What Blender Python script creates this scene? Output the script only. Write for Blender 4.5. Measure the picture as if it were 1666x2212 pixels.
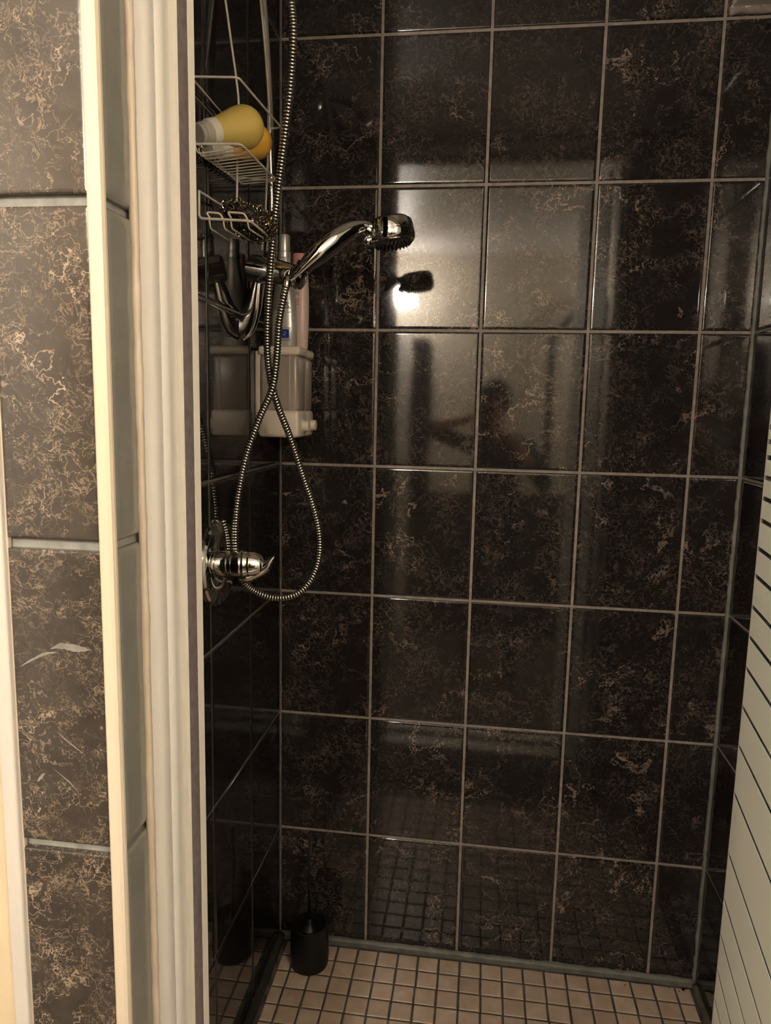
import bpy, bmesh, math, random
from mathutils import Vector, Matrix, noise
random.seed(7)
for o in list(bpy.data.objects): bpy.data.objects.remove(o)
C = bpy.context.scene.collection
S = bpy.context.scene

# ------------------------------------------------------------------ camera, world, exposure
F = 1555.265
CAM = Vector((0.5075, -1.7767, 1.4607))
RX = Vector((0.9907245671, 0.1342424418, 0.0210665352))
RD = Vector((0.0397658994, -0.1381785558, -0.9896086903))   # image down
RF = Vector((-0.1299365435, 0.9812673711, -0.1422351613))   # forward
cam = bpy.data.cameras.new('camera'); camo = bpy.data.objects.new('camera', cam); C.objects.link(camo)
cam.sensor_fit = 'HORIZONTAL'; cam.sensor_width = 36; cam.lens = F/1666*36
cam.clip_start = 0.02; cam.clip_end = 50
camo.matrix_world = Matrix(((RX.x, -RD.x, -RF.x, CAM.x), (RX.y, -RD.y, -RF.y, CAM.y), (RX.z, -RD.z, -RF.z, CAM.z), (0, 0, 0, 1)))
S.camera = camo
w = bpy.data.worlds.new('world'); S.world = w; w.use_nodes = True
w.node_tree.nodes['Background'].inputs[0].default_value = (0.9, 0.8, 0.68, 1)
w.node_tree.nodes['Background'].inputs[1].default_value = 0.02
S.view_settings.view_transform = 'Standard'; S.view_settings.look = 'None'
S.view_settings.gamma = 1; S.view_settings.use_curve_mapping = False
S.view_settings.exposure = 0.52
LAMP_STRENGTH = 460.0
FILL_STRENGTH = 270.0  # strength of the added fill lamp

def ray(u, v):
    return RX*((u-833)/F) + RD*((v-1106)/F) + RF
def at(u, v, y):                      # point of the plane y = const seen there
    d = ray(u, v); return CAM + d*((y-CAM.y)/d.y)
def atx(u, v, x):
    d = ray(u, v); return CAM + d*((x-CAM.x)/d.x)

# ------------------------------------------------------------------ materials
def mat(name, col, rough=.5, metal=0., **k):
    m = bpy.data.materials.new(name); m.use_nodes = True
    b = m.node_tree.nodes['Principled BSDF']
    b.inputs['Base Color'].default_value = (*col, 1); b.inputs['Roughness'].default_value = rough
    b.inputs['Metallic'].default_value = metal
    for a, v in k.items():
        b.inputs[a.replace('_', ' ')].default_value = v
    return m
def nd(m, t, **k):
    n = m.node_tree.nodes.new(t)
    for a, v in k.items():
        if hasattr(n, a): setattr(n, a, v)
        else: n.inputs[a].default_value = v
    return n
def lk(m, a, b): m.node_tree.links.new(a, b)
def bsdf(m): return m.node_tree.nodes['Principled BSDF']
def ramp(m, src, stops):
    r = nd(m, 'ShaderNodeValToRGB'); e = r.color_ramp.elements
    e[0].position, e[0].color = stops[0][0], (*stops[0][1], 1)
    e[1].position, e[1].color = stops[-1][0], (*stops[-1][1], 1)
    for p, c in stops[1:-1]:
        x = e.new(p); x.color = (*c, 1)
    lk(m, src, r.inputs[0]); return r
def mottle(m, scale, c1, c2, bump=0., det=4.):
    tc = nd(m, 'ShaderNodeTexCoord'); n = nd(m, 'ShaderNodeTexNoise', Scale=scale, Detail=det)
    lk(m, tc.outputs['Object'], n.inputs['Vector'])
    r = ramp(m, n.outputs['Fac'], [(.3, c1), (.7, c2)]); lk(m, r.outputs[0], bsdf(m).inputs['Base Color'])
    if bump:
        b = nd(m, 'ShaderNodeBump', Strength=bump, Distance=.002); lk(m, n.outputs['Fac'], b.inputs['Height'])
        lk(m, b.outputs[0], bsdf(m).inputs['Normal'])
    return m

def marble(name, base, dark, vein, fine, k=1.0, rough=.055, ior=1.62, sc=1.0):
    """black-brown glazed tile with a dense net of fine brown veins and a few pale long ones"""
    m = mat(name, base, rough); bsdf(m).inputs['IOR'].default_value = ior
    tc = nd(m, 'ShaderNodeTexCoord'); oi = nd(m, 'ShaderNodeObjectInfo')
    off = nd(m, 'ShaderNodeVectorMath', operation='SCALE'); off.inputs[0].default_value = (17., 31., 23.)
    lk(m, oi.outputs['Random'], off.inputs['Scale'])
    add = nd(m, 'ShaderNodeVectorMath', operation='ADD')
    lk(m, tc.outputs['Object'], add.inputs[0]); lk(m, off.outputs[0], add.inputs[1])
    # warp
    wn = nd(m, 'ShaderNodeTexNoise', Scale=9., Detail=5., Roughness=.65); lk(m, add.outputs[0], wn.inputs['Vector'])
    ws = nd(m, 'ShaderNodeVectorMath', operation='MULTIPLY_ADD')
    lk(m, wn.outputs['Color'], ws.inputs[0]); ws.inputs[1].default_value = (.22,)*3; lk(m, add.outputs[0], ws.inputs[2])
    def veins(scale, width, thr, nscale, src):
        n = nd(m, 'ShaderNodeTexNoise', Scale=scale, Detail=3., Roughness=.6, Distortion=.6); lk(m, src, n.inputs['Vector'])
        s = nd(m, 'ShaderNodeMath', operation='SUBTRACT'); lk(m, n.outputs['Fac'], s.inputs[0]); s.inputs[1].default_value = .5
        a = nd(m, 'ShaderNodeMath', operation='ABSOLUTE'); lk(m, s.outputs[0], a.inputs[0])
        r = nd(m, 'ShaderNodeMapRange', interpolation_type='SMOOTHSTEP'); lk(m, a.outputs[0], r.inputs['Value'])
        r.inputs['From Min'].default_value = 0; r.inputs['From Max'].default_value = width
        r.inputs['To Min'].default_value = 1; r.inputs['To Max'].default_value = 0
        g = nd(m, 'ShaderNodeTexNoise', Scale=nscale, Detail=2.); lk(m, add.outputs[0], g.inputs['Vector'])
        gr = nd(m, 'ShaderNodeMapRange'); lk(m, g.outputs['Fac'], gr.inputs['Value'])
        gr.inputs['From Min'].default_value = thr; gr.inputs['From Max'].default_value = thr+.22
        mu = nd(m, 'ShaderNodeMath', operation='MULTIPLY'); lk(m, r.outputs[0], mu.inputs[0]); lk(m, gr.outputs[0], mu.inputs[1])
        return mu.outputs[0]
    v1 = veins(5.0*sc, .0075, .35, 6.*sc, ws.outputs[0])       # long pale
    v2 = veins(15.*sc, .012, .38, 10.*sc, ws.outputs[0])        # fine squiggles
    v3 = veins(46.*sc, .032, .40, 12.*sc, add.outputs[0])        # flakes
    cl = nd(m, 'ShaderNodeTexNoise', Scale=22.*sc, Detail=6., Roughness=.7); lk(m, add.outputs[0], cl.inputs['Vector'])
    rb = ramp(m, cl.outputs['Fac'], [(.2, dark), (.9, base)])
    def mix(a, fac, col, s):
        x = nd(m, 'ShaderNodeMix', data_type='RGBA')
        f = nd(m, 'ShaderNodeMath', operation='MULTIPLY'); lk(m, fac, f.inputs[0]); f.inputs[1].default_value = s
        lk(m, f.outputs[0], x.inputs[0]); lk(m, a, x.inputs[6]); x.inputs[7].default_value = (*col, 1)
        return x.outputs[2]
    c = mix(rb.outputs[0], v3, fine, .55*k); c = mix(c, v2, fine, .8*k); c = mix(c, v1, vein, .85*k)
    lk(m, c, bsdf(m).inputs['Base Color'])
    wv = nd(m, 'ShaderNodeTexNoise', Scale=5., Detail=1.); lk(m, add.outputs[0], wv.inputs['Vector'])
    b = nd(m, 'ShaderNodeBump', Strength=.12, Distance=.002); lk(m, wv.outputs['Fac'], b.inputs['Height'])
    gn = nd(m, 'ShaderNodeTexNoise', Scale=260., Detail=2.); lk(m, add.outputs[0], gn.inputs['Vector'])
    b2 = nd(m, 'ShaderNodeBump', Strength=.05, Distance=.0002); lk(m, gn.outputs['Fac'], b2.inputs['Height'])
    lk(m, b.outputs[0], b2.inputs['Normal']); lk(m, b2.outputs[0], bsdf(m).inputs['Normal'])
    return m

M = {}
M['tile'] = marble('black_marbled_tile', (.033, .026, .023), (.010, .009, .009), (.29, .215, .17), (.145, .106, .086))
M['tile_front'] = marble('brown_marbled_tile', (.082, .068, .055), (.032, .027, .024), (.46, .36, .27), (.34, .26, .185), k=.95, rough=.12, sc=1.5)
M['tile_shaded'] = marble('shaded_marbled_tile', (.014, .012, .011), (.009, .008, .008), (.10, .08, .065), (.045, .035, .03), k=.45)  # same marbled tile, side-wall shade put into darker colour and fainter veins
M['grout_shaded'] = mottle(mat('shaded_taupe_grout', (.1, .085, .075), .85), 60, (.095, .08, .07), (.16, .135, .12), .3)  # taupe grout with the left wall's shade put into its colour
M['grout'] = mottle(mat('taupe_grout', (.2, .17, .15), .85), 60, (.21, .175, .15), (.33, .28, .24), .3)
M['grout_pale'] = mottle(mat('grey_grout', (.3, .3, .28), .8), 60, (.20, .20, .185), (.33, .33, .30), .3)
M['mould'] = mottle(mat('blackened_caulk', (.02, .018, .015), .6), 30, (.012, .011, .009), (.04, .034, .026), .2)
M['caulk'] = mottle(mat('grey_green_caulk', (.25, .26, .23), .6), 35, (.12, .118, .10), (.22, .215, .185), .3)
M['grout_floor'] = mottle(mat('stained_floor_grout', (.1, .09, .07), .8), 30, (.035, .034, .026), (.12, .11, .09), .3)
m = M['mosaic'] = mat('tan_mosaic_tile', (.45, .32, .22), .35)
oi = nd(m, 'ShaderNodeObjectInfo'); tc = nd(m, 'ShaderNodeTexCoord')
n = nd(m, 'ShaderNodeTexNoise', Scale=24., Detail=4.); geo = nd(m, 'ShaderNodeNewGeometry')
lk(m, geo.outputs['Position'], n.inputs['Vector'])
r = ramp(m, n.outputs['Fac'], [(.3, (.49, .36, .25)), (.55, (.57, .44, .33)), (.75, (.66, .54, .43))])
hs = nd(m, 'ShaderNodeHueSaturation'); mr = nd(m, 'ShaderNodeMapRange'); lk(m, oi.outputs['Random'], mr.inputs['Value'])
mr.inputs['To Min'].default_value = .86; mr.inputs['To Max'].default_value = 1.1
lk(m, mr.outputs[0], hs.inputs['Value']); lk(m, r.outputs[0], hs.inputs['Color']); lk(m, hs.outputs[0], bsdf(m).inputs['Base Color'])
M['cream_wall'] = mottle(mat('cream_paint', (.78, .66, .45), .6), 4, (.72, .60, .40), (.78, .67, .46), .05)
M['beige_wall'] = mottle(mat('beige_paint', (.74, .66, .53), .6), 4, (.71, .63, .50), (.76, .68, .56), .05)
M['white_wall'] = mottle(mat('warm_white_paint', (.8, .75, .67), .6), 4, (.77, .72, .63), (.82, .77, .69), .05)
M['ceiling'] = mottle(mat('ceiling_paint', (.8, .77, .72), .42), 3, (.74, .71, .66), (.8, .77, .72), .05)
M['trim'] = mottle(mat('cream_tile_trim', (.66, .58, .44), .4), 3, (.64, .55, .41), (.68, .61, .47))
M['pvc'] = mottle(mat('white_casing', (.66, .62, .56), .4), 3, (.63, .59, .53), (.68, .65, .59))
M['alu'] = mottle(mat('white_lacquered_aluminium', (.64, .62, .56), .32), 2.5, (.63, .61, .55), (.66, .64, .585))
M['alu_edge'] = mat('bright_lacquer_edge', (.72, .69, .60), .28)
M['silicone'] = mottle(mat('cream_silicone', (.52, .45, .35), .45), 18, (.47, .40, .30), (.57, .50, .40), .2)
M['gasket'] = mottle(mat('grey_rubber_gasket', (.16, .13, .13), .55), 90, (.13, .105, .11), (.20, .165, .165), .2)
M['glass'] = mat('clear_glass', (.92, .97, .94), .02, Transmission_Weight=1., IOR=1.45)
M['frost'] = mottle(mat('frosted_white_film', (.73, .75, .66), .6), 2.2, (.70, .73, .64), (.77, .77, .68))
M['chrome'] = mat('chrome', (.78, .77, .74), .045, 1.)
M['chrome_dark'] = mat('worn_chrome', (.45, .44, .42), .12, 1.)
M['steel_hose'] = mat('hose_steel', (.86, .80, .68), .24, 1.)
M['hose_groove'] = mat('hose_groove', (.05, .045, .04), .5, .6)
M['wire'] = mottle(mat('white_coated_wire', (.62, .56, .47), .35), 40, (.52, .46, .38), (.68, .62, .52))
M['scrub'] = mat('dark_steel_curls', (.34, .28, .19), .13, 1.)
M['yellow'] = mottle(mat('frosted_yellow_plastic', (.60, .44, .10), .45, Subsurface_Weight=.15), 14, (.58, .43, .10), (.66, .50, .14))
M['orange'] = mottle(mat('amber_yellow_plastic', (.72, .38, .04), .45, Subsurface_Weight=.15), 14, (.68, .34, .03), (.76, .42, .06))
M['clear_plastic'] = mat('cloudy_clear_plastic', (.62, .58, .48), .3, Transmission_Weight=.35)
M['white_plastic'] = mottle(mat('ivory_plastic', (.66, .58, .47), .35), 8, (.62, .54, .43), (.69, .61, .50))
M['collar'] = mat('white_collar_plastic', (.72, .66, .55), .4)
M['tank'] = mottle(mat('smoky_translucent_plastic', (.34, .28, .23), .25, Transmission_Weight=.12), 10, (.30, .245, .20), (.38, .32, .27))
M['silver'] = mottle(mat('silver_bottle_plastic', (.46, .45, .41), .3, .35), 6, (.44, .43, .39), (.48, .47, .43))
M['silver_cap'] = mat('brushed_silver_cap', (.56, .54, .49), .3, .6)
M['pink'] = mottle(mat('pale_pink_plastic', (.66, .50, .43), .35), 6, (.64, .47, .40), (.70, .56, .49))
M['pink_cap'] = mat('rose_cap', (.62, .27, .22), .35)
M['ink'] = mat('dark_print', (.03, .03, .035), .5)
M['ink_grey'] = mat('grey_print', (.16, .15, .15), .5)
M['ink_pink'] = mat('rose_print', (.45, .12, .12), .5)
M['blue'] = mat('blue_label', (.01, .035, .22), .4)
M['ink_white'] = mat('white_print', (.35, .42, .55), .5)
M['black'] = mottle(mat('black_plastic', (.006, .006, .006), .42, IOR=1.38), 12, (.004, .004, .004), (.008, .0075, .007), .1)
M['rod'] = mat('grey_rod', (.05, .055, .06), .35, .7)
M['room_floor'] = mottle(mat('room_floor_tile', (.10, .08, .06), .3), 5, (.08, .065, .05), (.13, .10, .08))
M['wainscot'] = mottle(mat('dark_wainscot_tile', (.05, .04, .03), .15), 6, (.04, .03, .025), (.07, .055, .04))
M['darkwood'] = mottle(mat('dark_wood', (.03, .02, .015), .4), 5, (.022, .016, .012), (.045, .03, .02))
M['skin'] = mat('skin', (.45, .25, .17), .5)
M['shirt'] = mottle(mat('dark_teal_cloth', (.02, .035, .035), .9), 20, (.015, .028, .028), (.03, .045, .045))
M['trouser'] = mat('charcoal_cloth', (.02, .02, .022), .9)
M['hair'] = mottle(mat('dark_hair', (.02, .014, .01), .6), 90, (.012, .009, .007), (.035, .025, .018), .5)
m = M['bulb'] = bpy.data.materials.new('lit_bulb'); m.use_nodes = True
m.node_tree.nodes.remove(bsdf(m)); em = m.node_tree.nodes.new('ShaderNodeEmission')
em.inputs[0].default_value = (1, .90, .79, 1); em.inputs[1].default_value = LAMP_STRENGTH
lk(m, em.outputs[0], m.node_tree.nodes['Material Output'].inputs[0])

m = M['fill_bulb'] = M['bulb'].copy(); m.name = 'fill_lamp_bulb'; m.node_tree.nodes['Emission'].inputs[0].default_value = (1, .90, .79, 1)  # glow of the unseen lamp added as fill for the shower
m.node_tree.nodes['Emission'].inputs[1].default_value = FILL_STRENGTH

# ------------------------------------------------------------------ object helpers
def link(name, bm, m, parent=None, smooth=False, sharp=None):
    me = bpy.data.meshes.new(name); bmesh.ops.recalc_face_normals(bm, faces=bm.faces)
    if smooth:
        for f in bm.faces: f.smooth = True
        if sharp is not None:
            for e in bm.edges:
                if len(e.link_faces) == 2 and e.calc_face_angle(0) > sharp: e.smooth = False
    bm.to_mesh(me); bm.free()
    for x in (m if isinstance(m, (list, tuple)) else [m]): me.materials.append(x)
    o = bpy.data.objects.new(name, me); C.objects.link(o)
    adopt(o, parent); return o
def adopt(o, parent):
    if parent is not None:
        o.parent = parent
        if parent.type == 'EMPTY': o.matrix_parent_inverse = Matrix.Translation(-parent.location)
def thing(name, loc, label, cat, group=None):
    o = bpy.data.objects.new(name, None); o.empty_display_size = .05; C.objects.link(o); o.location = loc
    o['label'] = label; o['category'] = cat
    if group: o['group'] = group
    return o
def tag(o, label, cat, group=None):
    o['label'] = label; o['category'] = cat
    if group: o['group'] = group
    return o
def structure(o): o['kind'] = 'structure'; return o
def box(bm, lo, hi, bev=0.):
    lo = Vector(lo); hi = Vector(hi)
    r = bmesh.ops.create_cube(bm, size=1); vs = r['verts']
    for v in vs: v.co = Vector([lo[i] + (v.co[i]+.5)*(hi[i]-lo[i]) for i in range(3)])
    if bev:
        es = list({e for v in vs for e in v.link_edges})
        bmesh.ops.bevel(bm, geom=es, offset=bev, segments=3, affect='EDGES', profile=.5)
    return bm
def B(lo, hi, bev=0.): return box(bmesh.new(), lo, hi, bev)
def spline(pts, n=8):
    pts = [Vector(p) for p in pts]; out = []
    P = [pts[0]*2-pts[1]] + pts + [pts[-1]*2-pts[-2]]
    for i in range(1, len(P)-2):
        for k in range(n):
            t = k/n; a, b, c, d = P[i-1], P[i], P[i+1], P[i+2]
            out.append(.5*((2*b)+(c-a)*t+(2*a-5*b+4*c-d)*t*t+(3*b-a-3*c+d)*t**3))
    out.append(pts[-1]); return out
def resample(pts, step):
    out = [pts[0].copy()]; acc = 0.
    for a, b in zip(pts, pts[1:]):
        L = (b-a).length; d = step-acc
        while d <= L:
            out.append(a.lerp(b, d/L)); d += step
        acc = L-(d-step)
    return out
def frames(pts, up=None):
    n = len(pts); T = [((pts[min(i+1, n-1)]-pts[max(i-1, 0)])).normalized() for i in range(n)]
    u = up.copy() if up else T[0].orthogonal()
    u = (u-T[0]*u.dot(T[0])).normalized(); out = []
    for t in T:
        u = (u-t*u.dot(t)).normalized(); out.append((t, u, t.cross(u)))
    return out
def sweep(bm, pts, rad, seg=10, up=None, caps=True, mats=None):
    """rad: number, list of numbers or list of (ru, rv)"""
    fr = frames(pts, up); rings = []
    for i, p in enumerate(pts):
        r = rad[i] if isinstance(rad, (list, tuple)) else rad
        a, b = r if isinstance(r, (list, tuple)) else (r, r)
        t, u, v = fr[i]
        rings.append([bm.verts.new(p+u*(a*math.cos(2*math.pi*k/seg))+v*(b*math.sin(2*math.pi*k/seg))) for k in range(seg)])
    for i in range(len(rings)-1):
        for k in range(seg):
            f = bm.faces.new((rings[i][k], rings[i][(k+1) % seg], rings[i+1][(k+1) % seg], rings[i+1][k]))
            if mats: f.material_index = mats[i]
    if caps:
        bm.faces.new(rings[0]); bm.faces.new(rings[-1])
    return bm
def tube(pts, r, seg=8): return sweep(bmesh.new(), [Vector(p) for p in pts], r, seg)
def rod(bm, pts, r, seg=7, rnd=0.006):
    """wire with bent corners"""
    pts = [Vector(p) for p in pts]; q = [pts[0]]
    for a, b, c in zip(pts, pts[1:], pts[2:]):
        d1 = (a-b); d2 = (c-b); k = min(rnd, d1.length*.45, d2.length*.45)
        p1 = b+d1.normalized()*k; p2 = b+d2.normalized()*k
        for t in (0, .33, .67, 1): q.append(p1.lerp(b, t).lerp(b.lerp(p2, t), t))
    q.append(pts[-1]); return sweep(bm, q, r, seg)
def lathe(bm, o, axis, prof, seg=32, up=None, cap=True):
    """prof: (radius, distance along axis)"""
    axis = Vector(axis).normalized(); o = Vector(o); u = (up or axis.orthogonal()); u = (u-axis*u.dot(axis)).normalized(); v = axis.cross(u)
    rings = []
    for r, h in prof:
        r = max(r, 1e-5)
        rings.append([bm.verts.new(o+axis*h+(u*math.cos(2*math.pi*k/seg)+v*math.sin(2*math.pi*k/seg))*r) for k in range(seg)])
    for a, b in zip(rings, rings[1:]):
        for k in range(seg): bm.faces.new((a[k], a[(k+1) % seg], b[(k+1) % seg], b[k]))
    if cap: bm.faces.new(rings[0]); bm.faces.new(rings[-1])
    return bm
def lathed(name, o, axis, prof, m, parent, seg=32, sharp=.6):
    return link(name, lathe(bmesh.new(), o, axis, prof, seg), m, parent, True, sharp)

# ------------------------------------------------------------------ setting: tiled shower walls
W = 1.1092; CEIL = 2.41; YI = -.90; YF = -1.112; XJ = .147; XR = .965
ROWS = [0.322+.3318*k for k in range(7)]                  # grout lines, floor to ceiling
tile_cache = {}
def tile_mesh(a, b, mt, t=.007, bev=.0026):
    key = (round(a, 4), round(b, 4), mt, bev)
    if key in tile_cache: return tile_cache[key]
    bm = bmesh.new(); rings = []
    for ins, h in ((0, 0), (0, t-bev*.75), (bev*.30, t-bev*.30), (bev, t-bev*.07), (bev*2.4, t)):
        x, y = a/2-ins, b/2-ins
        rings.append([bm.verts.new((sx*x, sy*y, h)) for sx, sy in ((-1, -1), (1, -1), (1, 1), (-1, 1))])
    for i, (p, q) in enumerate(zip(rings, rings[1:])):
        for k in range(4):
            f = bm.faces.new((p[k], p[(k+1) % 4], q[(k+1) % 4], q[k])); f.smooth = i > 0
    bm.faces.new(rings[-1])
    for e in bm.edges:
        if all(abs(abs(v.co.x)-a/2) < bev*2.5 and abs(abs(v.co.y)-b/2) < bev*2.5 for v in e.verts) and abs(e.verts[0].co.x-e.verts[1].co.x) < bev*2 and abs(e.verts[0].co.y-e.verts[1].co.y) < bev*2: e.smooth = False
    me = bpy.data.meshes.new('tile'); bm.to_mesh(me); bm.free(); me.materials.append(M[mt]); tile_cache[key] = me
    return me
def grid_tiles(parent, xs, zs, frame, mt, gap=.0065, name='tile', jit=.0003, bev=.0026, t=.007, limit=None):
    """frame(x, z) -> world point of the face plane; rot = matrix whose z axis is the face normal"""
    P, rot = frame; n = rot.to_3x3() @ Vector((0, 0, 1)); cnt = 0
    for x0, x1 in zip(xs, xs[1:]):
        for z0, z1 in zip(zs, zs[1:]):
            me = tile_mesh(abs(x1-x0)-gap, abs(z1-z0)-gap, mt, t, bev)
            o = bpy.data.objects.new(name, me); C.objects.link(o)
            tl = Matrix.Rotation(random.uniform(-.0012, .0012), 4, 'X') @ Matrix.Rotation(random.uniform(-.0012, .0012), 4, 'Y')
            o.matrix_world = Matrix.Translation(P((x0+x1)/2, (z0+z1)/2) - n*(t-random.uniform(0, jit))) @ rot @ tl
            mw = o.matrix_world.copy(); o.parent = parent; o.matrix_world = mw
            cnt += 1
    return cnt
R_back = Matrix.Rotation(math.pi/2, 4, 'X')                      # normal -y
R_left = Matrix(((0, 0, 1, 0), (1, 0, 0, 0), (0, 1, 0, 0), (0, 0, 0, 1)))   # normal +x
R_right = Matrix(((0, 0, -1, 0), (-1, 0, 0, 0), (0, 1, 0, 0), (0, 0, 0, 1)))  # normal -x
G = .0022   # joint depth
zs = [0.0] + ROWS + [CEIL]
wb = structure(link('wall_back', B((-.08, G, -.1), (W+.08, .08, CEIL)), M['grout']))
grid_tiles(wb, [0, .242, .492, .742, .992, W], zs, (lambda x, z: Vector((x, 0, z)), R_back), 'tile')
wl = structure(link('wall_left', B((-.08, YI, -.1), (-G, 0, CEIL)), M['grout_shaded']))
grid_tiles(wl, [0, -.2418, -.482, -.732, YI], zs, (lambda y, z: Vector((0, y, z)), R_left), 'tile_shaded', gap=.0045)
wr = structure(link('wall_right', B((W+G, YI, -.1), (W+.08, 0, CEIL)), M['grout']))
grid_tiles(wr, [0, -.22, -.47, -.72, YI], zs, (lambda y, z: Vector((W, y, z)), R_right), 'tile_shaded', gap=.0045)
def bead(pts, r, parent, m='caulk', name='caulk_bead', wob=.0009):
    q = resample([Vector(p) for p in pts], .012)
    q = [p+Vector((random.gauss(0, wob), random.gauss(0, wob), random.gauss(0, wob)))*.6 for p in q]
    rr = [r*(1+.22*noise.noise(p*28)) for p in q]
    return link(name, sweep(bmesh.new(), q, rr, 8), M[m], parent, True)
bead([(.0005, -.0005, 0), (.0005, -.0005, CEIL)], .0030, wb, 'grout_shaded')
bead([(W-.002, -.002, 0), (W-.002, -.002, CEIL)], .0055, wb)
bead([(0, -.004, .003), (W, -.004, .003)], .0095, wb)
bead([(.006, -.01, .001), (.006, YI, .001)], .013, wl, 'mould')
bead([(W-.003, -.02, .002), (W-.003, YI, .002)], .011, wr, 'grout_floor', wob=.002)
# smear of caulk along the wall foot
bm = bmesh.new()
N = 70
for i in range(N):
    x0 = W*i/N; x1 = W*(i+1)/N
    h = [.011+.006*noise.noise(Vector((x*14, 3, 1))) for x in (x0, x1)]
    a = [bm.verts.new(p) for p in ((x0, -.0008, 0), (x1, -.0008, 0), (x1, -.0012, h[1]), (x0, -.0012, h[0]))]; bm.faces.new(a)
    b = [bm.verts.new(p) for p in ((x0, -.0008, .0062), (x1, -.0008, .0062), (x1, -.022-h[1]*.5, .0058), (x0, -.022-h[0]*.5, .0058))]; bm.faces.new(b)
bmesh.ops.remove_doubles(bm, verts=bm.verts, dist=1e-5)
link('caulk_smear', bm, M['caulk'], wb)

# corner boxing (underside and left cheek seen at the top right)
bx = structure(link('trim_2', B((1.003, -.20, at(1600, 17, 0).z), (W-.001, -.0005, CEIL-.001), .002), M['pvc']))
bead([(1.003, -.003, at(1600, 17, 0).z), (W, -.003, at(1600, 17, 0).z)], .004, bx, 'pvc', 'filler_bead', .002)
bead([(.998, -.0005, 2.326), (W, -.0005, 2.329)], .009, bx, 'grout', 'mortar_smear', .003)

# shower floor with mosaic
fl = structure(link('floor', B((-.08, YI, -.1), (W+.08, .08, -.0022)), M['grout_floor']))
mx = [.026]+[.0612+.0551*k for k in range(19)]+[W-.016]
my = [-.022, -.0745]+[-.0745-.0538*k for k in range(1, 42)]
def jig(P): return P
P_floor = (lambda x, y: Vector((x+.0006*math.sin(x*91+y*53), y, 0)), Matrix.Identity(4))
grid_tiles(fl, mx, my, P_floor, 'mosaic', gap=.0052, name='mosaic_tile', jit=-.0006, bev=.0014, t=.005)
bm = bmesh.new()
y = my[-1]
while y > YI+.05:
    for x0, x1 in zip(mx, mx[1:]): box(bm, (x0+.002, y-.0515, -.003), (x1-.002, y-.002, 0))
    y -= .0538
o = link('mosaic_tile', bm, M['mosaic'], fl); o['kind'] = 'stuff'
for (u, v, r) in ((1350, 2127, .0022), (1352, 2129, .0016), (1446, 2134, .002), (1476, 2138, .004), (1481, 2136, .003), (1467, 2141, .002), (1024, 2180, .0014)):
    d = ray(u, v); p = CAM+d*((.0006-CAM.z)/d.z); bm = bmesh.new()
    bm.faces.new([bm.verts.new(p+Vector((r*math.cos(a)*random.uniform(.6, 1.4), r*math.sin(a)*random.uniform(.5, 1.1), 0))) for a in [k*math.pi/4 for k in range(8)]])
    bmesh.ops.solidify(bm, geom=bm.faces[:], thickness=.0003); link('dirt_fleck', bm, M['grout_floor'], fl)
# front wall (toward the bathroom), thick reveal, header, curb
wf = structure(link('wall_front', B((-1.0, YF+.008, 0), (-.08, YI, CEIL)), M['cream_wall']))
box_ = bmesh.new(); box(box_, (-.08, YF+.0085, 0), (XJ-.0085, YI, CEIL)); link('pier', box_, M['grout_pale'], wf)
grid_tiles(wf, [.0305, .1318], [0.0, .322]+ROWS[1:]+[CEIL], (lambda x, z: Vector((x, YF, z)), R_back), 'tile_front', gap=.0, t=.0085, bev=.002) if False else None
for z0, z1 in zip(zs, zs[1:]):
    me = tile_mesh(.1015, z1-z0-.0115, 'tile_front', .0085, .0016)
    o = bpy.data.objects.new('tile', me); C.objects.link(o); o.matrix_world = Matrix.Translation((.0815, YF+.0085, (z0+z1)/2)) @ R_back
    mw = o.matrix_world.copy(); o.parent = wf; o.matrix_world = mw
# reveal tiles, pale grey glaze with faint veining
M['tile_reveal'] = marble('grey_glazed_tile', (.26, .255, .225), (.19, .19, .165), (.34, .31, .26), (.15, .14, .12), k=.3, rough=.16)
for z0, z1 in zip(zs, zs[1:]):
    me = tile_mesh(.060, z1-z0-.0095, 'tile_reveal', .0085, .004)
    o = bpy.data.objects.new('tile', me); C.objects.link(o); o.matrix_world = Matrix.Translation((XJ-.0085, -1.079, (z0+z1)/2)) @ R_left
    mw = o.matrix_world.copy(); o.parent = wf; o.matrix_world = mw
M['scuff'] = mottle(mat('pale_scuff', (.22, .21, .19), .4), 90, (.17, .16, .145), (.27, .26, .24))
def scuff(pts, wd, nm='scuff_mark'):
    q = spline([at(u, v, YF-.0006) for u, v in pts], 6); n = len(q); bm = bmesh.new(); a = []
    for i, p in enumerate(q):
        h = wd*math.sin(math.pi*(i+.3)/(n-.4))*(1+.5*noise.noise(p*300)); a.append((bm.verts.new(p+Vector((0, 0, h))), bm.verts.new(p-Vector((0, 0, h*.8)))))
    for x, y in zip(a, a[1:]): bm.faces.new((x[0], y[0], y[1], x[1]))
    link(nm, bm, M['scuff'], wf)
scuff([(108, 1402), (130, 1396), (155, 1400), (178, 1403), (196, 1404)], .0042)
scuff([(42, 1441), (70, 1425), (100, 1412), (125, 1410)], .0018)
scuff([(80, 1688), (88, 1680), (98, 1670)], .0030)
scuff([(115, 1660), (150, 1690), (172, 1716)], .0009)
scuff([(120, 1578), (150, 1605), (186, 1632)], .0009)
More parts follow.
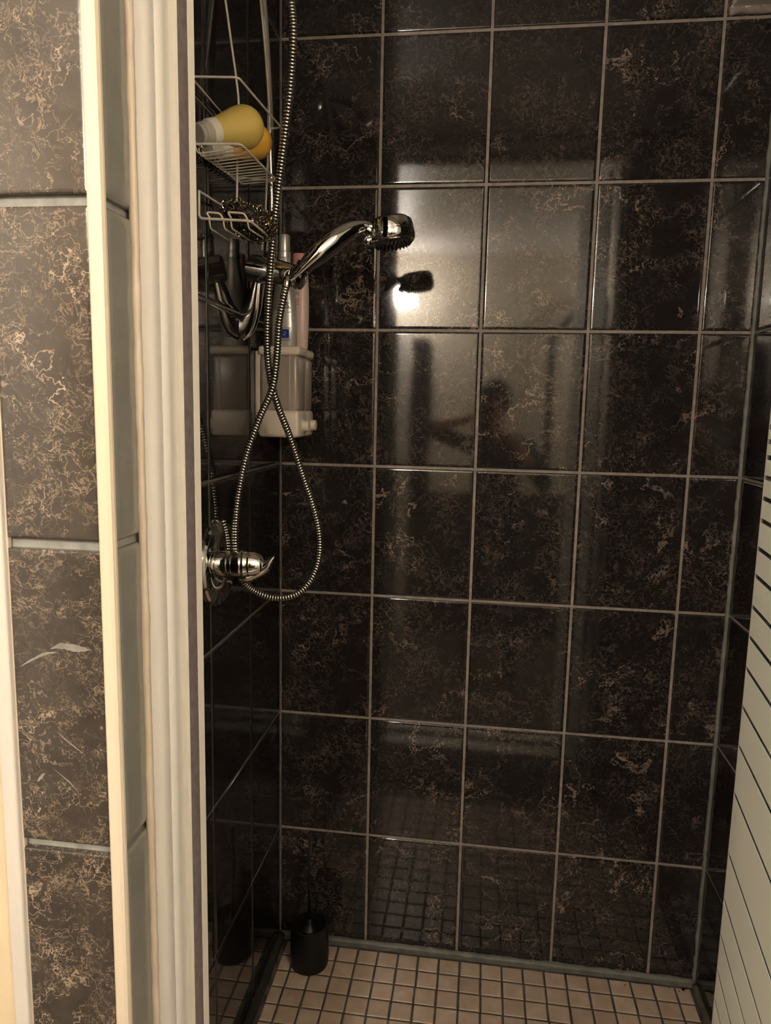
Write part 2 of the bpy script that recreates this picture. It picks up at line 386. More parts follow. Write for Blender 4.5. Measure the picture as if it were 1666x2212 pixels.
# bullnose edge trim
bm = bmesh.new()
prof = [(.1332, YF-.0005), (.1332, YF-.004), (.1352, YF-.0055), (.1440, YF-.0055), (.1470, YF-.0035), (.1482, YF+.0005), (.1482, YF+.0035), (.140, YF+.0035), (.1332, YF+.0035)]
vs = [[bm.verts.new((x, y, z)) for x, y in prof] for z in (0, CEIL)]
for k in range(len(prof)): bm.faces.new((vs[0][k], vs[0][(k+1) % len(prof)], vs[1][(k+1) % len(prof)], vs[1][k]))
bm.faces.new(vs[0]); bm.faces.new(vs[1])
link('edge_trim', bm, M['trim'], wf)
# right hand pier, header, curb
link('pier', B((XR, YF, 0), (1.75, YI, CEIL)), M['white_wall'], wf)
link('pier_lining', B((XR+.0, YI, 0.0), (W+.08, YI+.008, CEIL)), M['tile'], wf)
link('pier_lining', B((-.08, YI, 0.0), (XJ-.0, YI+.004, CEIL)), M['tile'], wf)
link('header', B((XJ, YF, 2.375), (XR, YI, CEIL)), M['white_wall'], wf)
cb = structure(link('trim_1', B((-.075, YF-.004, 0), (.0292, YF+.0078, CEIL), .0015), M['pvc']))
cb.location.x = 0
cu = structure(link('trim_3', B((XJ, YF, 0), (XR, YI, .15), .006), M['white_wall']))
# narrow cream casing: only 17 mm of it stands out, wall paint beyond
cb.data.clear_geometry(); bm = B((.0118, YF-.006, 0), (.0292, YF+.0078, CEIL), .003); bm.to_mesh(cb.data); bm.free()
link('plaster', B((-.08, YF+.0035, 0), (.0118, YF+.0085, CEIL)), M['cream_wall'], wf)
link('grout_strip', B((.0288, YF+.001, 0), (.0312, YF+.006, CEIL)), M['silicone'], wf)

# ------------------------------------------------------------------ bathroom behind the camera
XA, XB, YB = -1.0, 1.75, -2.87
structure(link('floor', B((XA, YB, -.1), (XB, YF, 0)), M['room_floor']))
structure(link('ceiling', B((XA-.05, YB-.05, CEIL), (XB+.05, .08, CEIL+.06)), M['ceiling']))
structure(link('wall_far', B((XA, YB-.05, 0), (XB, YB, CEIL)), M['beige_wall']))
structure(link('wall_west', B((XA-.05, YB, 0), (XA, YI, CEIL)), M['white_wall']))
structure(link('wall_east', B((XB, YB, 0), (XB+.05, YI, CEIL)), M['white_wall']))
structure(link('baseboard_far', B((XA, YB, 0), (XB, YB+.012, .94), .002), M['wainscot']))
dr = structure(link('door_1', B((-.85, YB, 0), (-.05, YB+.03, 1.95), .003), M['darkwood']))
for z0, z1 in ((.2, .95), (1.1, 1.8)): link('door_panel', B((-.75, YB+.03, z0), (-.15, YB+.036, z1), .003), M['darkwood'], dr)
lathed('door_handle', (-.11, YB+.03, 1.0), (0, 1, 0), [(.02, 0), (.02, .006), (.008, .008), (.008, .04), (.024, .045), (.026, .06), (.018, .07), (0, .071)], M['chrome'], dr)
structure(link('trim_4', B((-.046, YB, 0), (.035, YB+.02, 1.97), .003), M['pvc']))
g = thing('bath_towel', (.1, YB+.03, 1.0), 'long dark towel hanging beside the bathroom door, seen mirrored in the tiles', 'towel')
bm = bmesh.new(); nx, nz = 14, 20
V = [[bm.verts.new((.045+.115*i/nx, YB+.03+.012*math.sin(i*1.3)+.004*math.sin(j), .8+1.1*j/nz)) for j in range(nz+1)] for i in range(nx+1)]
for i in range(nx):
    for j in range(nz): bm.faces.new((V[i][j], V[i+1][j], V[i+1][j+1], V[i][j+1]))
bmesh.ops.solidify(bm, geom=bm.faces[:], thickness=.008); link('towel_cloth', bm, M['trouser'], g, True)
link('hook', tube([(.10, YB, 1.92), (.10, YB+.04, 1.92), (.10, YB+.045, 1.94)], .005), M['chrome'], g)
g = thing('towel_rack', (.9, YB+.05, 0), 'black metal rack standing against the far bathroom wall, seen mirrored in the tiles', 'rack')
for nm, pts in (('post', [(.90, YB+.06, .0), (.90, YB+.06, 1.93)]), ('brace', [(.90, YB+.06, 1.90), (1.07, YB+.06, 2.09)]), ('top_bar', [(1.05, YB+.06, 2.09), (1.32, YB+.06, 2.09)]), ('post', [(1.30, YB+.06, 0), (1.30, YB+.06, 2.09)])):
    link(nm, tube(pts, .022, 12), M['black'], g)
# wall lamp, then an unseen lamp added to fill the shower
for lx, lz, lm, ll in ((-.01, 2.13, 'bulb', 'wall lamp with round glowing globe above the bathroom door, seen mirrored in the tiles'), (1.52, 2.0, 'fill_bulb', 'unseen round globe lamp added on the far bathroom wall to fill the shower')):
    g = thing('wall_or_fill_lamp', (lx, YB, lz), ll, 'lamp')
    link('back_plate', B((lx-.09, YB, lz-.03), (lx+.09, YB+.02, lz+.03), .006), M['chrome'], g)
    lathed('socket', (lx, YB+.02, lz), (0, 1, 0), [(.02, 0), (.008, .006), (.008, .13), (.022, .14), (.022, .17)], M['chrome'], g)
    bm = bmesh.new(); bmesh.ops.create_uvsphere(bm, u_segments=24, v_segments=14, radius=.05, matrix=Matrix.Translation((lx, YB+.24, lz)))
    link('globe', bm, M[lm], g, True)

# ------------------------------------------------------------------ shower door frame (left upright) 
fr = thing('shower_door_frame', (XJ, -.98, .15), 'white ribbed aluminium upright profile of the shower doorway with grey rubber seal', 'door frame')
def extrude(poly, z0, z1, m, name, parent, smooth=False):
    bm = bmesh.new(); a = [[bm.verts.new((x, y, z)) for x, y in poly] for z in (z0, z1)]
    n = len(poly)
    for k in range(n): bm.faces.new((a[0][k], a[0][(k+1) % n], a[1][(k+1) % n], a[1][k]))
    bm.faces.new(a[0]); bm.faces.new(a[1])
    return link(name, bm, m, parent, smooth, .5)
def ypx(x, u, v=1100):      # depth at which a wall-parallel point x shows at column u
    return atx(u, v, x).y
Z0, Z1 = .15, 2.375
def face(u0, x0, u1, x1, nm, m, back=None, bulge=0, sub=1):
    y0, y1 = ypx(x0, u0), ypx(x1, u1)
    top = []
    for i in range(sub+1):
        t = i/sub; top.append((x0+(x1-x0)*t+bulge*math.sin(math.pi*t), y0+(y1-y0)*t))
    poly = [(XJ-.001, y0)] + top + [(XJ-.001, y1)]
    return extrude(poly, Z0, Z1, m, nm, fr, sub > 1)
bead([(.149, ypx(.151, 311), Z0), (.149, ypx(.151, 311), Z1)], .0048, fr, 'silicone', 'silicone_bead', .0004)
face(317, .1505, 354, .1590, 'wall_channel', M['alu'], bulge=.0025, sub=8)
face(354, .1520, 357, .1520, 'channel_groove', M['gasket'])
face(357, .1597, 377, .1640, 'inner_profile', M['alu'], bulge=.0012, sub=5)
face(377, .1590, 396, .1600, 'profile_recess', M['alu'])
face(396, .1655, 402, .1670, 'profile_lip', M['alu_edge'])
face(402, .1640, 423, .1660, 'rubber_seal', M['gasket'], bulge=.0012, sub=5)
face(423, .1668, 435, .1690, 'profile_edge', M['alu_edge'])
ye = ypx(.169, 435)
# right upright and top rail
fr2 = thing('shower_door_frame', (XR-.02, -1.0, .15), 'white aluminium upright and rails on the hinge side of the shower doorway', 'door frame')
link('hinge_profile', B((XR-.018, -1.06, Z0), (XR, ye, Z1), .002), M['alu'], fr2)
link('top_rail', B((XJ+.02, -1.03, Z1-.035), (XR-.018, -.99, Z1), .002), M['alu'], fr2)
link('bottom_rail', B((XJ+.02, -1.03, .15), (XR-.018, -.99, .168), .002), M['alu'], fr2)

# ------------------------------------------------------------------ swung-in glass door with frosted bands
PE = Vector((.889, -.75, 0)); PD = Vector((-.1268, -1.0, 0)).normalized(); PL = .40
PN = Vector((-PD.y, PD.x, 0)); PN = PN if PN.x < 0 else -PN
sd = thing('shower_door', PE+PD*PL+Vector((0, 0, .17)), 'open glass shower door with wide frosted bands and thin clear lines', 'shower door')
def slab(a, b, z0, z1, n0, n1):
    bm = bmesh.new(); v = []
    for z in (z0, z1):
        for s, k in ((a, n0), (b, n0), (b, n1), (a, n1)): v.append(bm.verts.new(PE+PD*s+PN*k+Vector((0, 0, z))))
    for f in ((0, 1, 2, 3), (4, 5, 6, 7), (0, 1, 5, 4), (1, 2, 6, 5), (2, 3, 7, 6), (3, 0, 4, 7)): bm.faces.new([v[i] for i in f])
    return bm
link('glass_pane', slab(0, PL, .18, 2.24, -.003, .003), M['glass'], sd)
bars = [.594, .642, .700, .758, .831, .925, .997, 1.055, 1.112, 1.158, 1.201, 1.245, 1.283, 1.322, 1.352, 1.380, 1.407, 1.428]
z = .594; lo = []
for d in (.045, .042, .040, .038, .038, .036, .036, .034, .034):
    z -= d; lo.append(z)
hi = [1.428+.019*k for k in range(1, 14)]
bars = sorted(lo)+bars+hi
edges = [.18]+bars+[2.235]
for i, (a, b) in enumerate(zip(edges, edges[1:])):
    h = .0032
    z0 = a+(h if i else 0); z1 = b-.0032
    link('frosted_band', slab(.0008, PL-.02, z0, z1, .003, .0036), M['frost'], sd)
link('edge_seal', slab(-.0015, 0.0008, .18, 2.24, -.0035, .0035), M['clear_plastic'], sd)

# ------------------------------------------------------------------ slide rail, slider
rl = thing('slide_rail', (0, -.30, 1.62), 'chrome shower slide rail with a curved blade foot on the dark left wall', 'shower rail')
pts = spline([(.070, -.302, 1.775), (.0675, -.30, 1.855), (.0645, -.30, 1.95), (.0625, -.3, 2.047), (.054, -.3, 2.18), (.0486, -.3, 2.24), (.034, -.3, 2.33), (-.004, -.3, 2.385)], 8)
link('rail_tube', sweep(bmesh.new(), pts, .0088, 20), M['chrome'], rl, True, .8)
pts = spline([(-.002, -.297, 1.622), (.012, -.299, 1.628), (.028, -.303, 1.658), (.040, -.306, 1.700), (.050, -.306, 1.735)], 8)
n = len(pts); rad = [(.030-.018*min(1, i/(n-1)*1.25), .011+.003*i/n) for i in range(n)]
link('rail_foot', sweep(bmesh.new(), pts, rad, 4+16, Vector((0, 0, 1))), M['chrome'], rl, True, .8)
pts = [Vector((.066, -.303, 1.70)), Vector((.070, -.303, 1.80))]
lathed('rail_sleeve', (.064, -.304, 1.725), (.05, 0, 1), [(.012, 0), (.0135, .004), (.0135, .075), (.012, .08), (.009, .081)], M['chrome'], rl)

sl = thing('handset_holder', (.03, -.31, 1.73), 'chrome sliding handset holder clamped across the slide rail', 'holder')
A = at(541, 578, -.315); Bp = at(652, 600, -.335); ax = (Bp-A); L = ax.length
lathed('clamp_body', A, ax, [(0, -.001), (.023, 0), (.0265, .003), (.0272, .03), (.0268, L*.5), (.0240, L*.72), (.0222, L*.84)], M['chrome'], sl)
lathed('clamp_ring', A+ax*.84, ax, [(.0215, 0), (.0235, .003), (.0235, .008), (.021, .011), (.0225, .013), (.0235, .017), (.019, .021), (.012, .024), (0, .0245)], M['chrome'], sl)
c = at(652, 580, -.345)
lathed('holder_cup', c-Vector((.010, 0, .014)), Vector((.6, .05, .72)), [(.0115, 0), (.0145, .002), (.0155, .014), (.0145, .017), (.0165, .019), (.0170, .026), (.013, .028)], M['chrome'], sl)

# ------------------------------------------------------------------ hand shower
hs_ = thing('hand_shower', at(650, 590, -.345), 'chrome hand shower with round spray head leaning out of its holder', 'shower head')
pts = spline([at(622, 606, -.352), at(640, 594, -.350), at(660, 574, -.345), at(690, 546, -.338), at(722, 520, -.328), at(755, 499, -.315), at(782, 490, -.305), at(800, 492, -.298)], 6)
key = [.0085, .0105, .0160, .0225, .0235, .0190, .0130, .0110]
rad = []
for i in range(len(pts)):
    t = i/6; k = min(int(t), 6); rad.append(key[k]+(key[k+1]-key[k])*(t-k) if k < 7 else key[-1])
rad = [(a*.92, a*1.08) for a in rad]
link('handle', sweep(bmesh.new(), pts, rad, 20, Vector((0, 0, 1))), M['chrome'], hs_, True, .9)
hc = at(846, 503, -.285); ha = Vector((.16, -.05, -1)).normalized()
prof = [(0, -.027), (.024, -.0265), (.037, -.025), (.0430, -.020), (.0450, -.012), (.0458, -.001), (.0450, -.0003), (.0450, .0003), (.0461, .001), (.0468, .008), (.0458, .015), (.0430, .019), (.0400, .0205)]
lathed('head_shell', hc, ha, prof, M['chrome'], hs_, 48, .5)
lathed('spray_plate', hc, ha, [(.0401, .0195), (.0395, .022), (.028, .0235), (0, .024)], M['chrome_dark'], hs_, 48)
bm = bmesh.new(); u = ha.orthogonal().normalized(); v = ha.cross(u)
for rr, n in ((.035, 26), (.027, 20), (.018, 12), (.009, 6)):
    for k in range(n):
        a = 2*math.pi*k/n; lathe(bm, hc+ha*.021+(u*math.cos(a)+v*math.sin(a))*rr, ha, [(.0022, 0), (.0018, .004), (.0008, .0055)], 6)
o = link('spray_nozzles', bm, M['black'], hs_); o['kind'] = 'stuff'
bm = sweep(bmesh.new(), spline([at(786, 491, -.303), at(798, 497, -.298), at(812, 505, -.292)], 6), [.0105+.0006*i for i in range(13)], 16)
link('neck_joint', bm, M['chrome'], hs_, True, .8)
bm = bmesh.new(); bmesh.ops.create_uvsphere(bm, u_segments=20, v_segments=12, radius=.0105, matrix=Matrix.Translation(at(795, 520, -.300)))
link('mode_button', bm, M['chrome'], hs_, True)

# ------------------------------------------------------------------ hose
hz = thing('shower_hose', at(620, 612, -.352), 'coiled steel shower hose hanging in a long crossed loop', 'hose')
hp = [at(621, 608, -.352), at(613, 640, -.366), at(603, 695, -.372), at(598, 770, -.372), at(588, 840, -.374), at(560, 905, -.374), at(532, 985, -.382), at(514, 1075, -.390), at(508, 1150, -.394), at(511, 1205, -.394), at(522, 1248, -.388), at(547, 1275, -.365), at(590, 1291, -.345), at(635, 1286, -.33), at(668, 1258, -.32), at(688, 1210, -.31), at(690, 1155, -.305), at(677, 1095, -.305), at(655, 1030, -.31), at(627, 945, -.325), at(600, 875, -.345), at(583, 810, -.352), at(577, 740, -.36), at(579, 660, -.372), at(584, 580, -.385), at(591, 500, -.40), at(602, 400, -.42), at(613, 310, -.435), at(624, 220, -.445), at(631, 130, -.45), at(633, 50, -.45), at(622, -25, -.44), at(600, -75, -.42)]
sp = resample(spline(hp, 10), .00145)
rad = []; ms = []
for i in range(len(sp)):
    k = i % 4; rad.append((.0056, .0073, .0077, .0072)[k]); ms.append(0 if k in (1, 2) else 1)
o = link('hose_coil', sweep(bmesh.new(), sp, rad, 12, mats=ms), [M['steel_hose'], M['hose_groove']], hz, True, .9)
lathed('hose_nut', at(621, 606, -.352)+Vector((.001, 0, .004)), (hp[1]-hp[0]), [(.0085, 0), (.0095, .002), (.0095, .014), (.0078, .018)], M['chrome'], hz)
# shower arm above the picture, from which the caddy hangs and the hose comes
sa = thing('water_pipe', (0, -.39, 2.33), 'chrome water pipe high on the left wall with a diverter', 'pipe')
lathed('flange', (-.001, -.39, 2.335), (1, 0, 0), [(.03, 0), (.03, .003), (.022, .01), (.012, .013)], M['chrome'], sa)
link('bent_pipe', sweep(bmesh.new(), spline([(0, -.39, 2.335), (.05, -.39, 2.335), (.09, -.40, 2.325), (.13, -.415, 2.30)], 6), .0105, 16), M['chrome'], sa, True, .9)
lathed('diverter', (.125, -.413, 2.305), (.6, -.2, -1), [(.016, 0), (.018, .003), (.018, .03), (.012, .036)], M['chrome'], sa)

# ------------------------------------------------------------------ wire caddy
cd = thing('wire_caddy', (.05, -.39, 1.75), 'white wire shower caddy with two baskets hanging on the left wall', 'shower caddy')
yn, yf = -.555, -.32
wr_ = .0017
def wire(name, pts, r=wr_, rnd=.006): return link(name, rod(bmesh.new(), pts, r, 8, rnd), M['wire'], cd, True, 1.0)
w1 = [at(478, -60, -.40), at(487, 0, -.40), at(500, 95, -.40), at(511, 175, -.40), at(516, 235, -.395), at(513, 345, -.395), at(512, 420, -.395), at(512, 460, -.395)]
w2 = [at(556, -60, -.335), at(563, 0, -.33), at(574, 120, -.325), at(582, 250, -.325), at(579, 330, -.325), at(576, 400, -.325), at(573, 470, -.322), at(566, 540, -.32)]
top = Vector((.045, -.39, 2.347))
link('hanger_wire', sweep(bmesh.new(), spline([top]+w1, 5), .0021, 8), M['wire'], cd, True)
link('hanger_wire', sweep(bmesh.new(), spline([top]+w2, 5), .0021, 8), M['wire'], cd, True)
xo = at(515, 167, yn).x; zg = at(515, 167, yn).z; xw = .006
# guard rail
wire('guard_rail', [(xw, yn, zg+.004), (xw, yf, zg), (at(607, 275, yf).x, yf, at(607, 275, yf).z), (xo, yn, zg), (xw, yn, zg+.004)], .0019, .010)
# upper basket
p_no = at(520, 311, yn); p_fo = at(598, 390, yf)
zt = p_no.z
lf_n = at(431, 336, yn+.02); lf_f = at(501, 398, yf)
wire('basket_rim', [(xw, yn, zt+.002), (p_no.x, yn, p_no.z), (p_fo.x, yf, p_fo.z)], .0021, .010)
wire('basket_rim', [(lf_n.x-.004, yn, zt+.010), (lf_f.x-.004, yf, lf_f.z+.014), (p_fo.x, yf, p_fo.z)], .0018, .006)
NW = 13
for i in range(NW):
    t = i/(NW-1); y = yn+.012+(yf-yn-.012)*t
    ox = p_no.x+(p_fo.x-p_no.x)*t; oz = p_no.z+(p_fo.z-p_no.z)*t
    fl_z = lf_n.z+(lf_f.z-lf_n.z)*t; fx = lf_n.x+(lf_f.x-lf_n.x)*t
    fx = max(fx, .009)
    wire('basket_wire', [(fx-.004, y, fl_z+.014), (fx, y, fl_z), (ox, y, oz-.001)], .0014, .007)
wire('basket_wire', [(lf_n.x+.012, yn, zt-.002), (lf_f.x+.012, yf, p_fo.z-.003)], .0014)
# lower soap basket
q = [at(430, 413, yn), at(430, 472, yn), at(540, 477, yn), at(592, 520, -.42), at(492, 512, -.42), at(484, 447, -.42)]
wire('dish_rim', [q[0], q[1], q[2], q[3], q[4], q[5], q[0]], .0023, .008)
for (ua, ub, ud) in ((446, 476, 456), (492, 528, 492)):
    a1 = at(ua+8, 472, yn); a0 = at(ua-1, 458, yn); b0 = at(ub, 461, yn); b1 = at(ub+8, 478, yn)
    for (s, e0) in ((ua+8, None), (ub+8, None)):
        s0 = at(s-2, 474, yn); s1 = at(s+1, 494, yn+.005); s2 = at(s+40, 519, -.44); s3 = at(s+46, 512, -.42)
        wire('dish_wire', [s0, s1, s2, s3], .0016, .006)
    wire('dish_loop', [a1, a0, b0, b1], .0018, .005)

# dark steel scrubber pad
sc = bmesh.new(); core = 0; cc = at(538, 478, -.475); random.seed(3)
bmesh.ops.create_icosphere(sc, subdivisions=3, radius=1, matrix=Matrix.Translation(cc) @ Matrix.Rotation(-.15, 4, 'X') @ Matrix.Rotation(.25, 4, 'Y') @ Matrix.Diagonal((.043, .052, .022, 1)))
for f in sc.faces: f.material_index = 1
R_ = Matrix.Rotation(-.15, 4, 'X') @ Matrix.Rotation(.25, 4, 'Y')
for i in range(560):
    d = Vector((random.gauss(0, 1), random.gauss(0, 1), random.gauss(0, 1))).normalized()
    k = random.uniform(.9, 1.12)
    c = cc+R_ @ Vector((d.x*.046*k, d.y*.055*k, d.z*.024*k))
    r = random.uniform(.003, .0065); a = Vector((random.gauss(0, 1), random.gauss(0, 1), random.gauss(0, 1))).normalized()
    u = a.orthogonal().normalized(); v = a.cross(u); ph = random.uniform(0, 6)
    p = [c+u*math.cos(ph+t*.62)*r+v*math.sin(ph+t*.62)*r+a*(t*.0005) for t in range(8)]
    sweep(sc, p, .0007, 5, caps=False)
o = link('scouring_pad', sc, [M['scrub'], M['hair']]); tag(o, 'dark curly steel scouring pad in the small lower caddy basket', 'scouring pad')
o['kind'] = 'thing'; del o['kind']

# ------------------------------------------------------------------ two yellow bottles in upper basket
def bulb_bottle(name, neck, dome, r, body, label):
    ax = (dome-neck); L = ax.length; ax.normalize()
    g = thing(name, (neck+dome)/2-Vector((0, 0, r)), label, 'bottle', 'round bottles in the upper caddy basket')
    # dome centre sits at distance L from neck
    prof = [(r*.60, L*.30), (r*.66, L*.42), (r*.80, L*.62), (r*.93, L*.82), (r, L), (r*.985, L+r*.2), (r*.92, L+r*.42), (r*.8, L+r*.62), (r*.6, L+r*.81), (r*.35, L+r*.94), (0, L+r*.985)]
    lathed('bottle_body', neck, ax, prof, M[body], g, 40, 1.2)
    lathed('collar', neck, ax, [(r*.52, L*.14), (r*.60, L*.15), (r*.63, L*.31), (r*.58, L*.32)], M['collar'], g, 32)
    lathed('threaded_neck', neck, ax, [(r*.46, -L*.08), (r*.50, -L*.06), (r*.48, -L*.01), (r*.53, L*.0), (r*.48, L*.03), (r*.53, L*.06), (r*.48, L*.09), (r*.5, L*.15)], M['clear_plastic'], g, 32)
    return g
bulb_bottle('squeeze_bottle', at(436, 289, -.525), at(526, 275, -.455), .0362, 'yellow', 'yellow round-ended bottle with white collar lying uppermost in the caddy basket')
bulb_bottle('squeeze_bottle', at(456, 322, -.50), at(551, 306, -.40), .0312, 'orange', 'amber round-ended bottle partly hidden beneath the yellow one in the caddy basket')

# ------------------------------------------------------------------ shower valve
vz = Vector((0, -.445, 1.155))
vv = thing('shower_valve', vz, 'chrome shower mixer valve with round wall plate and lever knob', 'shower valve')
lathed('wall_plate', vz, (1, 0, 0), [(.086, -.001), (.0865, .004), (.083, .008), (.074, .009), (.070, .010), (.050, .012), (.034, .013)], M['chrome'], vv, 64, .5)
kz = vz+Vector((0, .0, -.004))
ex = (at(512, 1222, -.42)-kz).normalized(); ex = Vector((1, .14, .02)).normalized()
lathed('valve_stem', kz, ex, [(.025, .004), (.026, .012), (.026, .020), (.023, .022), (.023, .030)], M['chrome_dark'], vv, 40)
lathed('knob', kz, ex, [(.023, .028), (.0262, .030), (.0268, .045), (.0262, .047), (.0275, .049), (.0275, .055), (.0262, .057), (.0262, .062), (.0240, .075), (.0190, .086), (.008, .092), (0, .093)], M['chrome'], vv, 48)
# lever blade
e = kz+ex*.070
tip = at(592, 1202, -.40); tipb = at(578, 1232, -.40); mid = at(560, 1212, -.41); midb = at(557, 1246, -.41)
yl = kz.y+ex.y*.085
top_ = [(528, 1199), (541, 1201), (553, 1208), (566, 1212), (580, 1206), (594, 1198)]
bot_ = [(590, 1214), (583, 1231), (572, 1241), (556, 1250), (541, 1258), (528, 1260)]
bm = bmesh.new(); tp = spline([at(u, v, yl) for u, v in top_], 3); bp = spline([at(u, v, yl) for u, v in reversed(bot_)], 3)
n = min(len(tp), len(bp)); rings = []
for i in range(n):
    a, b = tp[i], bp[i]; c = (a+b)/2; t = i/(n-1); th_ = .020*(1-t)**.8+.0022; h = (a-b)/2
    rings.append([bm.verts.new(c+h*math.cos(2*math.pi*k/16)+Vector((0, th_*math.sin(2*math.pi*k/16), 0))) for k in range(16)])
for r1, r2 in zip(rings, rings[1:]):
    for k in range(16): bm.faces.new((r1[k], r1[(k+1) % 16], r2[(k+1) % 16], r2[k]))
bm.faces.new(rings[0]); bm.faces.new(rings[-1])
link('lever', bm, M['chrome'], vv, True, .9)

# ------------------------------------------------------------------ double soap dispenser
dp = thing('soap_dispenser', (.05, -.13, 1.39), 'double wall soap dispenser with ivory lids, smoky tanks and push buttons', 'soap dispenser')
zb, zm, zl, zt2 = 1.392, 1.452, 1.572, 1.592
link('mounting_plate', B((-.0005, -.203, zb+.01), (.012, -.050, zt2-.01), .003), M['white_plastic'], dp)
for y0, y1, x1 in ((-.212, -.136, .103), (-.134, -.058, .100)):
    link('lid', B((.008, y0, zl), (x1, y1, zt2), .007), M['white_plastic'], dp, True)
    link('tank', B((.011, y0+.003, zm-.004), (x1-.003, y1-.003, zl+.002), .010), M['tank'], dp, True)
    o = link('base_block', B((.009, y0, zb), (x1-.001, y1, zm), .008), M['white_plastic'], dp, True)
    lathed('push_button', (x1-.003, (y0+y1)/2, zb+.026), (1, 0, 0), [(.014, 0), (.0145, .003), (.0125, .004), (.0125, .014), (.0115, .017), (0, .0175)], M['white_plastic'], dp, 28)
    bm = bmesh.new(); box(bm, (x1-.024, y0+.0022, zm), (x1-.021, y0+.0034, zl), .0004); link('tank_edge', bm, M['clear_plastic'], dp)

# text helper (flat print)
def text(body, size, loc, parent, m, rz=0., name='print', rx=math.pi/2, fn=None):
    cu = bpy.data.curves.new(name, 'FONT'); cu.body = body; cu.size = size; cu.align_x = 'RIGHT'; cu.extrude = .00005; cu.resolution_u = 3
    t = bpy.data.objects.new(name, cu); C.objects.link(t); dg = bpy.context.evaluated_depsgraph_get()
    me = bpy.data.meshes.new_from_object(t.evaluated_get(dg)); bpy.data.objects.remove(t)
    Mx = Matrix.Translation(loc) @ Matrix.Rotation(rz, 4, 'Z') @ Matrix.Rotation(rx, 4, 'X'); me.transform(Mx)
    if fn:
        for v in me.vertices: v.co = fn(v.co)
    me.materials.clear(); me.materials.append(M[m]); o = bpy.data.objects.new(name, me); C.objects.link(o); adopt(o, parent); return o
def loft(prof, cx, cy, m, name, parent, seg=36, p=2.4):
    """prof: (half width x, half depth y, z): rounded-oval bottle sections"""
    bm = bmesh.new(); R = []
    for a, b, z in prof:
        R.append([bm.verts.new((cx+a*math.copysign(abs(math.cos(2*math.pi*k/seg))**(2/p), math.cos(2*math.pi*k/seg)), cy+b*math.copysign(abs(math.sin(2*math.pi*k/seg))**(2/p), math.sin(2*math.pi*k/seg)), z)) for k in range(seg)])
    for r1, r2 in zip(R, R[1:]):
        for k in range(seg): bm.faces.new((r1[k], r1[(k+1) % seg], r2[(k+1) % seg], r2[k]))
    bm.faces.new(R[0]); bm.faces.new(R[-1])
    return link(name, bm, m, parent, True, .7)
z0 = zt2
sx, sy = at(614, 755, -.172).x, -.172
sb = thing('shampoo_bottle', (sx, sy, z0), 'silver grey shampoo bottle with silver cap and blue label on the dispenser', 'bottle')
def zpx(v, y=-.172): return at(612, v, y).z
loft([(.026, .016, z0), (.029, .018, z0+.004), (.0292, .018, zpx(700)), (.0270, .018, zpx(660)), (.0225, .017, zpx(622)), (.0165, .0155, zpx(590)), (.0145, .0140, zpx(570)), (.0125, .0125, zpx(556))], sx, sy, M['silver'], 'bottle_body', sb)
lathed('cap', (sx, sy, zpx(558)), (0, 0, 1), [(.0142, 0), (.0145, .001), (.0140, .012), (.0125, .013), (.0128, .014), (.0122, .046), (.0110, .049), (0, .0495)], M['silver_cap'], sb, 32)
yf_ = sy-.0186
text('US.', .0185, (at(629, 668, yf_).x, yf_, at(629, 666, yf_).z), sb, 'ink', name='lettering')
a = at(603, 711, yf_); b = at(624, 730, yf_)
lb = link('label', B((a.x, yf_+.0002, b.z), (b.x, yf_+.002, a.z)), M['blue'], sb)
for k in range(2): link('label_mark', B((b.x-.014+.003*k, yf_-.0001, b.z+.006+.005*k), (b.x-.008+.002*k, yf_+.0004, b.z+.008+.005*k)), M['ink_white'], lb)
for v in (674, 708, 735):
    p = at(628, v, yf_); link('fine_print', B((p.x-.020, yf_+.0002, p.z-.0004), (p.x, yf_+.0012, p.z+.0004)), M['ink_grey'], sb)
px_, py_ = at(647, 762, -.096).x, -.096
pb = thing('conditioner_bottle', (px_, py_, z0), 'tall pale pink bottle with rose cap behind the silver bottle', 'bottle')
def zp(v): return at(647, v, -.096).z
loft([(.0170, .014, z0), (.0195, .016, z0+.004), (.0215, .018, zp(700)), (.0215, .018, zp(640)), (.0195, .017, zp(600)), (.0165, .015, zp(575)), (.0155, .014, zp(570))], px_, py_, M['pink'], 'bottle_body', pb)
loft([(.0150, .0135, zp(572)), (.0155, .014, zp(568)), (.0150, .0135, zp(553)), (.0135, .0125, zp(549)), (.008, .008, zp(548))], px_-.001, py_, M['pink_cap'], 'cap', pb)
yp = py_-.0184
for i, (v, ma) in enumerate(((632, 'ink_grey'), (636, 'ink_grey'), (646, 'ink_pink'), (650, 'ink_pink'), (654, 'ink_pink'), (658, 'ink_pink'))):
    p = at(646, v, yp); link('fine_print', B((p.x-.011, yp+.0001, p.z-.0009), (p.x-.0, yp+.001, p.z+.0009)), M[ma], pb)

# ------------------------------------------------------------------ toilet brush in the corner
tb = thing('brush_holder', (.107, -.095, 0), 'round black brush holder with a thin upright handle in the floor corner', 'brush')
lathed('cup', (.107, -.095, .0005), (0, 0, 1), [(.0, 0), (.042, 0), (.0485, .004), (.051, .03), (.050, .085), (.0475, .108), (.046, .116), (.043, .118), (.0415, .112), (.039, .100), (.020, .098), (0, .098)], M['black'], tb, 48, .7)
lathed('brush_collar', (.107, -.095, .098), (0, 0, 1), [(.022, 0), (.022, .006), (.012, .016), (.008, .03), (.006, .034)], M['black'], tb, 28)
link('handle', tube([(.107, -.095, .12), at(668, 1900, -.088), at(671, 1815, -.086)], .0032, 10), M['black'], tb, True)
lathed('handle_tip', at(671, 1832, -.086), (0, 0, 1), [(.003, -.02), (.0055, 0), (.0058, .03), (.004, .036), (0, .038)], M['rod'], tb, 14)

